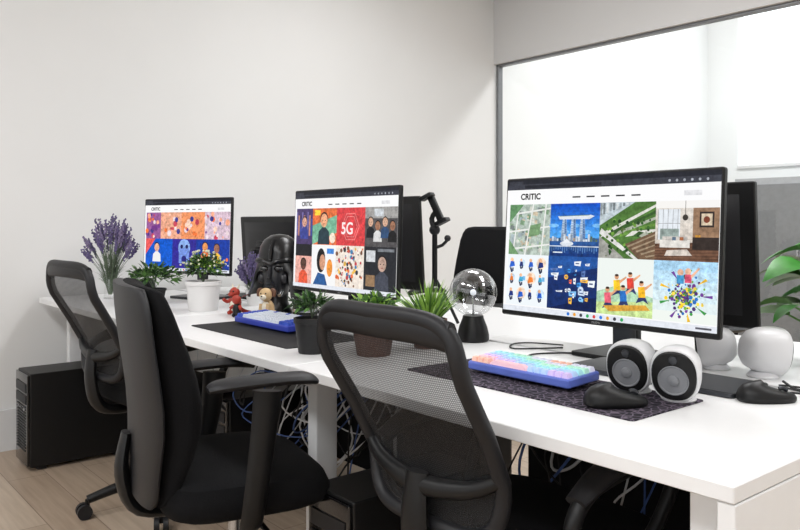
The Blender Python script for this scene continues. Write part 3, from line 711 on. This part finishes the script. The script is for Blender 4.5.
B.tube([(-.088,-.02,.215),(-.06,-.07,.222),(-.03,-.088,.218),(0,-.088,.208),(.03,-.088,.218),(.06,-.07,.222),(.088,-.02,.215)],.009,HB,8,4)
MK=M('helmet_mask_grey',(34,34,38),.3,spec=.5)
B.loft([[(w*math.cos(a),-.01+d*math.sin(a)*(1.15 if math.sin(a)<0 else .8),z) for a in [2*math.pi*j/24 for j in range(24)]] for w,d,z in [(.03,.04,.07),(.042,.066,.09),(.052,.074,.115),(.062,.074,.145),(.068,.070,.175),(.066,.064,.21)]],MK)
for sx in(-1,1):
    B.ell((sx*.030,-.080,.186),(.022,.012,.014),BLKG,14,8); B.ell((sx*.045,-.064,.148),(.018,.018,.022),MK,12,8)
B.loft([[(-w,-y,z),(w,-y,z),(w*.6,-y+.03,z),(-w*.6,-y+.03,z)] for w,y,z in[(.036,.092,.085),(.006,.115,.152)]],MK)
for i in range(4): B.rbox((0,-.099-.0045*i,.095+i*.012),(.048-i*.010,.006,.004),GRY,.001,.0005)
for sx in(-1,1): B.tube([(sx*.040,-.098,.083),(sx*.040,-.070,.098)],.008,SILV,10,1)
B.tube([(0,-.114,.15),(0,-.104,.172),(0,-.086,.2)],[.009,.007,.005],MK,8,3)
B.make('helmet_bust',(-2.73,1.62,.74),38)

# ---------------- FIGURINES ----------------
B=MB()
B.ell((0,.01,.035),(.026,.03,.036),BEI); B.ell((0,-.008,.04),(.018,.02,.026),CREAM)
B.ell((0,-.006,.092),(.027,.026,.026),BEI); B.ell((0,-.032,.084),(.013,.014,.010),CREAM); B.ell((0,-.045,.088),(.004,.003,.003),BLK)
for sx in(-1,1):
    B.tube([(sx*.02,.0,.112),(sx*.031,0,.104),(sx*.033,-.004,.084)],[.007,.010,.006],BRN,8,3)
    B.tube([(sx*.014,-.014,.055),(sx*.015,-.024,.025),(sx*.015,-.03,.008)],[.010,.008,.009],BEI,8,3)
    B.tube([(sx*.022,.012,.02),(sx*.03,-.012,.015),(sx*.03,-.03,.008)],[.014,.012,.008],BEI,8,3)
    B.ell((sx*.010,-.029,.098),.0032,BLK,8,5)
B.tube([(0,.036,.015),(0,.05,.03),(0,.05,.05)],[.006,.005,.003],BEI,8,3)
B.make('toy_dog_figurine',(-2.62,1.50,.74),35,scale=1.0)
B=MB()
B.ell((0,0,.045),(.026,.024,.034),RED); B.ell((0,-.012,.04),(.016,.016,.024),CREAM); B.ell((0,-.004,.095),(.022,.022,.022),RED); B.ell((0,-.026,.088),(.012,.014,.009),RED)
for sx in(-1,1):
    B.tube([(sx*.012,0,.112),(sx*.02,.004,.13)],[.006,.002],CREAM,8,1)
    B.tube([(sx*.02,0,.065),(sx*.036,-.012,.055),(sx*.042,-.028,.066)],[.009,.008,.008],RED,8,3)
    B.tube([(sx*.014,0,.022),(sx*.02,-.006,.012),(sx*.021,-.02,.008)],[.013,.010,.008],RED,8,3)
    B.ell((sx*.009,-.022,.101),.0038,BLK,8,5)
    B.leaf((sx*.015,.02,.07),(sx*1,.5,.5),.05,.04,RED,0)
B.tube([(0,.02,.025),(.01,.045,.012),(.04,.055,.01)],[.012,.008,.003],RED,8,4)
B.make('toy_dragon_figurine',(-2.80,1.46,.74),20,scale=.95)
B=MB()
B.ell((0,0,.03),(.018,.016,.028),BLK); B.ell((0,-.003,.07),.018,RED); 
for sx in(-1,1):
    B.tube([(sx*.015,0,.045),(sx*.028,-.01,.035)],[.007,.006],RED,8,1); B.tube([(sx*.009,0,.015),(sx*.01,-.012,.006)],[.009,.007],BLK,8,1)
B.make('toy_robot_figurine',(-2.71,1.42,.74),20)

# ---------------- PHONE TRIPOD ----------------
B=MB()
for i in range(3):
    a=i*2.094+.4; B.tube([(0,0,.17),(.04*math.cos(a),.04*math.sin(a),.1),(.085*math.cos(a),.085*math.sin(a),.006)],[.007,.006,.006],BLK,8,3)
B.tube([(0,0,.14),(0,0,.34)],.010,BLK,10,1); B.ell((0,0,.345),.02,BLKS); B.tube([(0,0,.35),(-.012,0,.385),(.008,0,.42)],[.012,.010,.008],BLK,8,3)
B.rbox((.006,0,.42),(.024,.022,.11),BLK,.004,rot=Matrix.Rotation(-.45,4,'Y')); B.rbox((-.025,-.014,.465),(.05,.045,.014),BLK,rot=Matrix.Rotation(-.45,4,'Y')); B.rbox((.035,-.014,.375),(.05,.045,.014),BLK,rot=Matrix.Rotation(-.45,4,'Y'))
B.tube([(0,0,.28),(.03,0,.29),(.05,0,.31)],.006,BLK,8,2); B.ell((.05,0,.315),.012,BLKS)
B.make('phone_tripod',(-2.055,1.87,.74),25)

B=MB(); B.lathe([(.045,0),(.048,.006),(.048,.05),(.044,.085),(.03,.10),(.01,.104)],(0,0,0),BLK,28); B.lathe([(.049,.03),(.0495,.036),(.049,.042)],(0,0,0),SILV,28,cap=False)
B.make('portable_speaker',(-2.50,1.60,.74))
B=MB()
B.tube([(-1.30,1.45,.746),(-1.36,1.56,.744),(-1.40,1.66,.744),(-1.30,1.78,.744),(-1.1,1.80,.744)],.0025,CB,6,6)
B.tube([(-1.42,1.80,.744),(-1.5,1.68,.744),(-1.56,1.74,.744),(-1.54,1.80,.744),(-1.45,1.84,.744)],.0024,CB,6,6)
B.tube([(-.73,1.67,.75),(-.70,1.72,.744),(-.78,1.76,.744),(-.68,1.78,.744)],.0022,CB,6,6)
B.tube([(-.78,1.78,.75),(-.72,1.74,.744),(-.62,1.80,.744),(-.6,1.95,.744)],.003,CB,6,6)
B.make('desk_cables')

# ---------------- LIGHTS ----------------
PANEL=bpy.data.materials.new('light_diffuser'); PANEL.use_nodes=True; b=PANEL.node_tree.nodes['Principled BSDF']; b.inputs['Emission Color'].default_value=(1,1,1,1); b.inputs['Emission Strength'].default_value=1.5
def clight(x,y,sx,sy,p,z=ZC,col=(.985,.99,1)):
    B=MB(); B.rbox((0,0,0),(sx+.04,sy+.04,.03),WHITEP); B.rbox((0,0,-.017),(sx,sy,.006),PANEL); B.make('ceiling_light',(x,y,z-.016))
    l=bpy.data.lights.new('ceiling_lamp_light','AREA'); l.shape='RECTANGLE'; l.size=sx; l.size_y=sy; l.energy=p; l.color=col
    o=bpy.data.objects.new('ceiling_lamp_light',l); sc.collection.objects.link(o); o.location=(x,y,z-.045)
for x in(-2.5,-.7,1.2):
    for y in(-.8,2.6): clight(x,y,1.2,.6,28)
clight(-2.6,5.9,1.2,.6,70,ZA); clight(0,5.9,1.2,.6,60,ZA)
w=bpy.data.worlds.new('World'); sc.world=w; w.use_nodes=True; bg=w.node_tree.nodes['Background']; bg.inputs[0].default_value=(.95,.975,1,1); bg.inputs[1].default_value=2.0

# ---------------- CAMERA ----------------
cam=bpy.data.cameras.new('Camera'); co=bpy.data.objects.new('Camera',cam); sc.collection.objects.link(co); sc.camera=co
co.location=(0,0,1.11); co.rotation_euler=(math.pi/2,0,math.radians(50.3)); cam.lens=34.38; cam.sensor_width=36; cam.shift_y=-.0525; cam.clip_start=.02
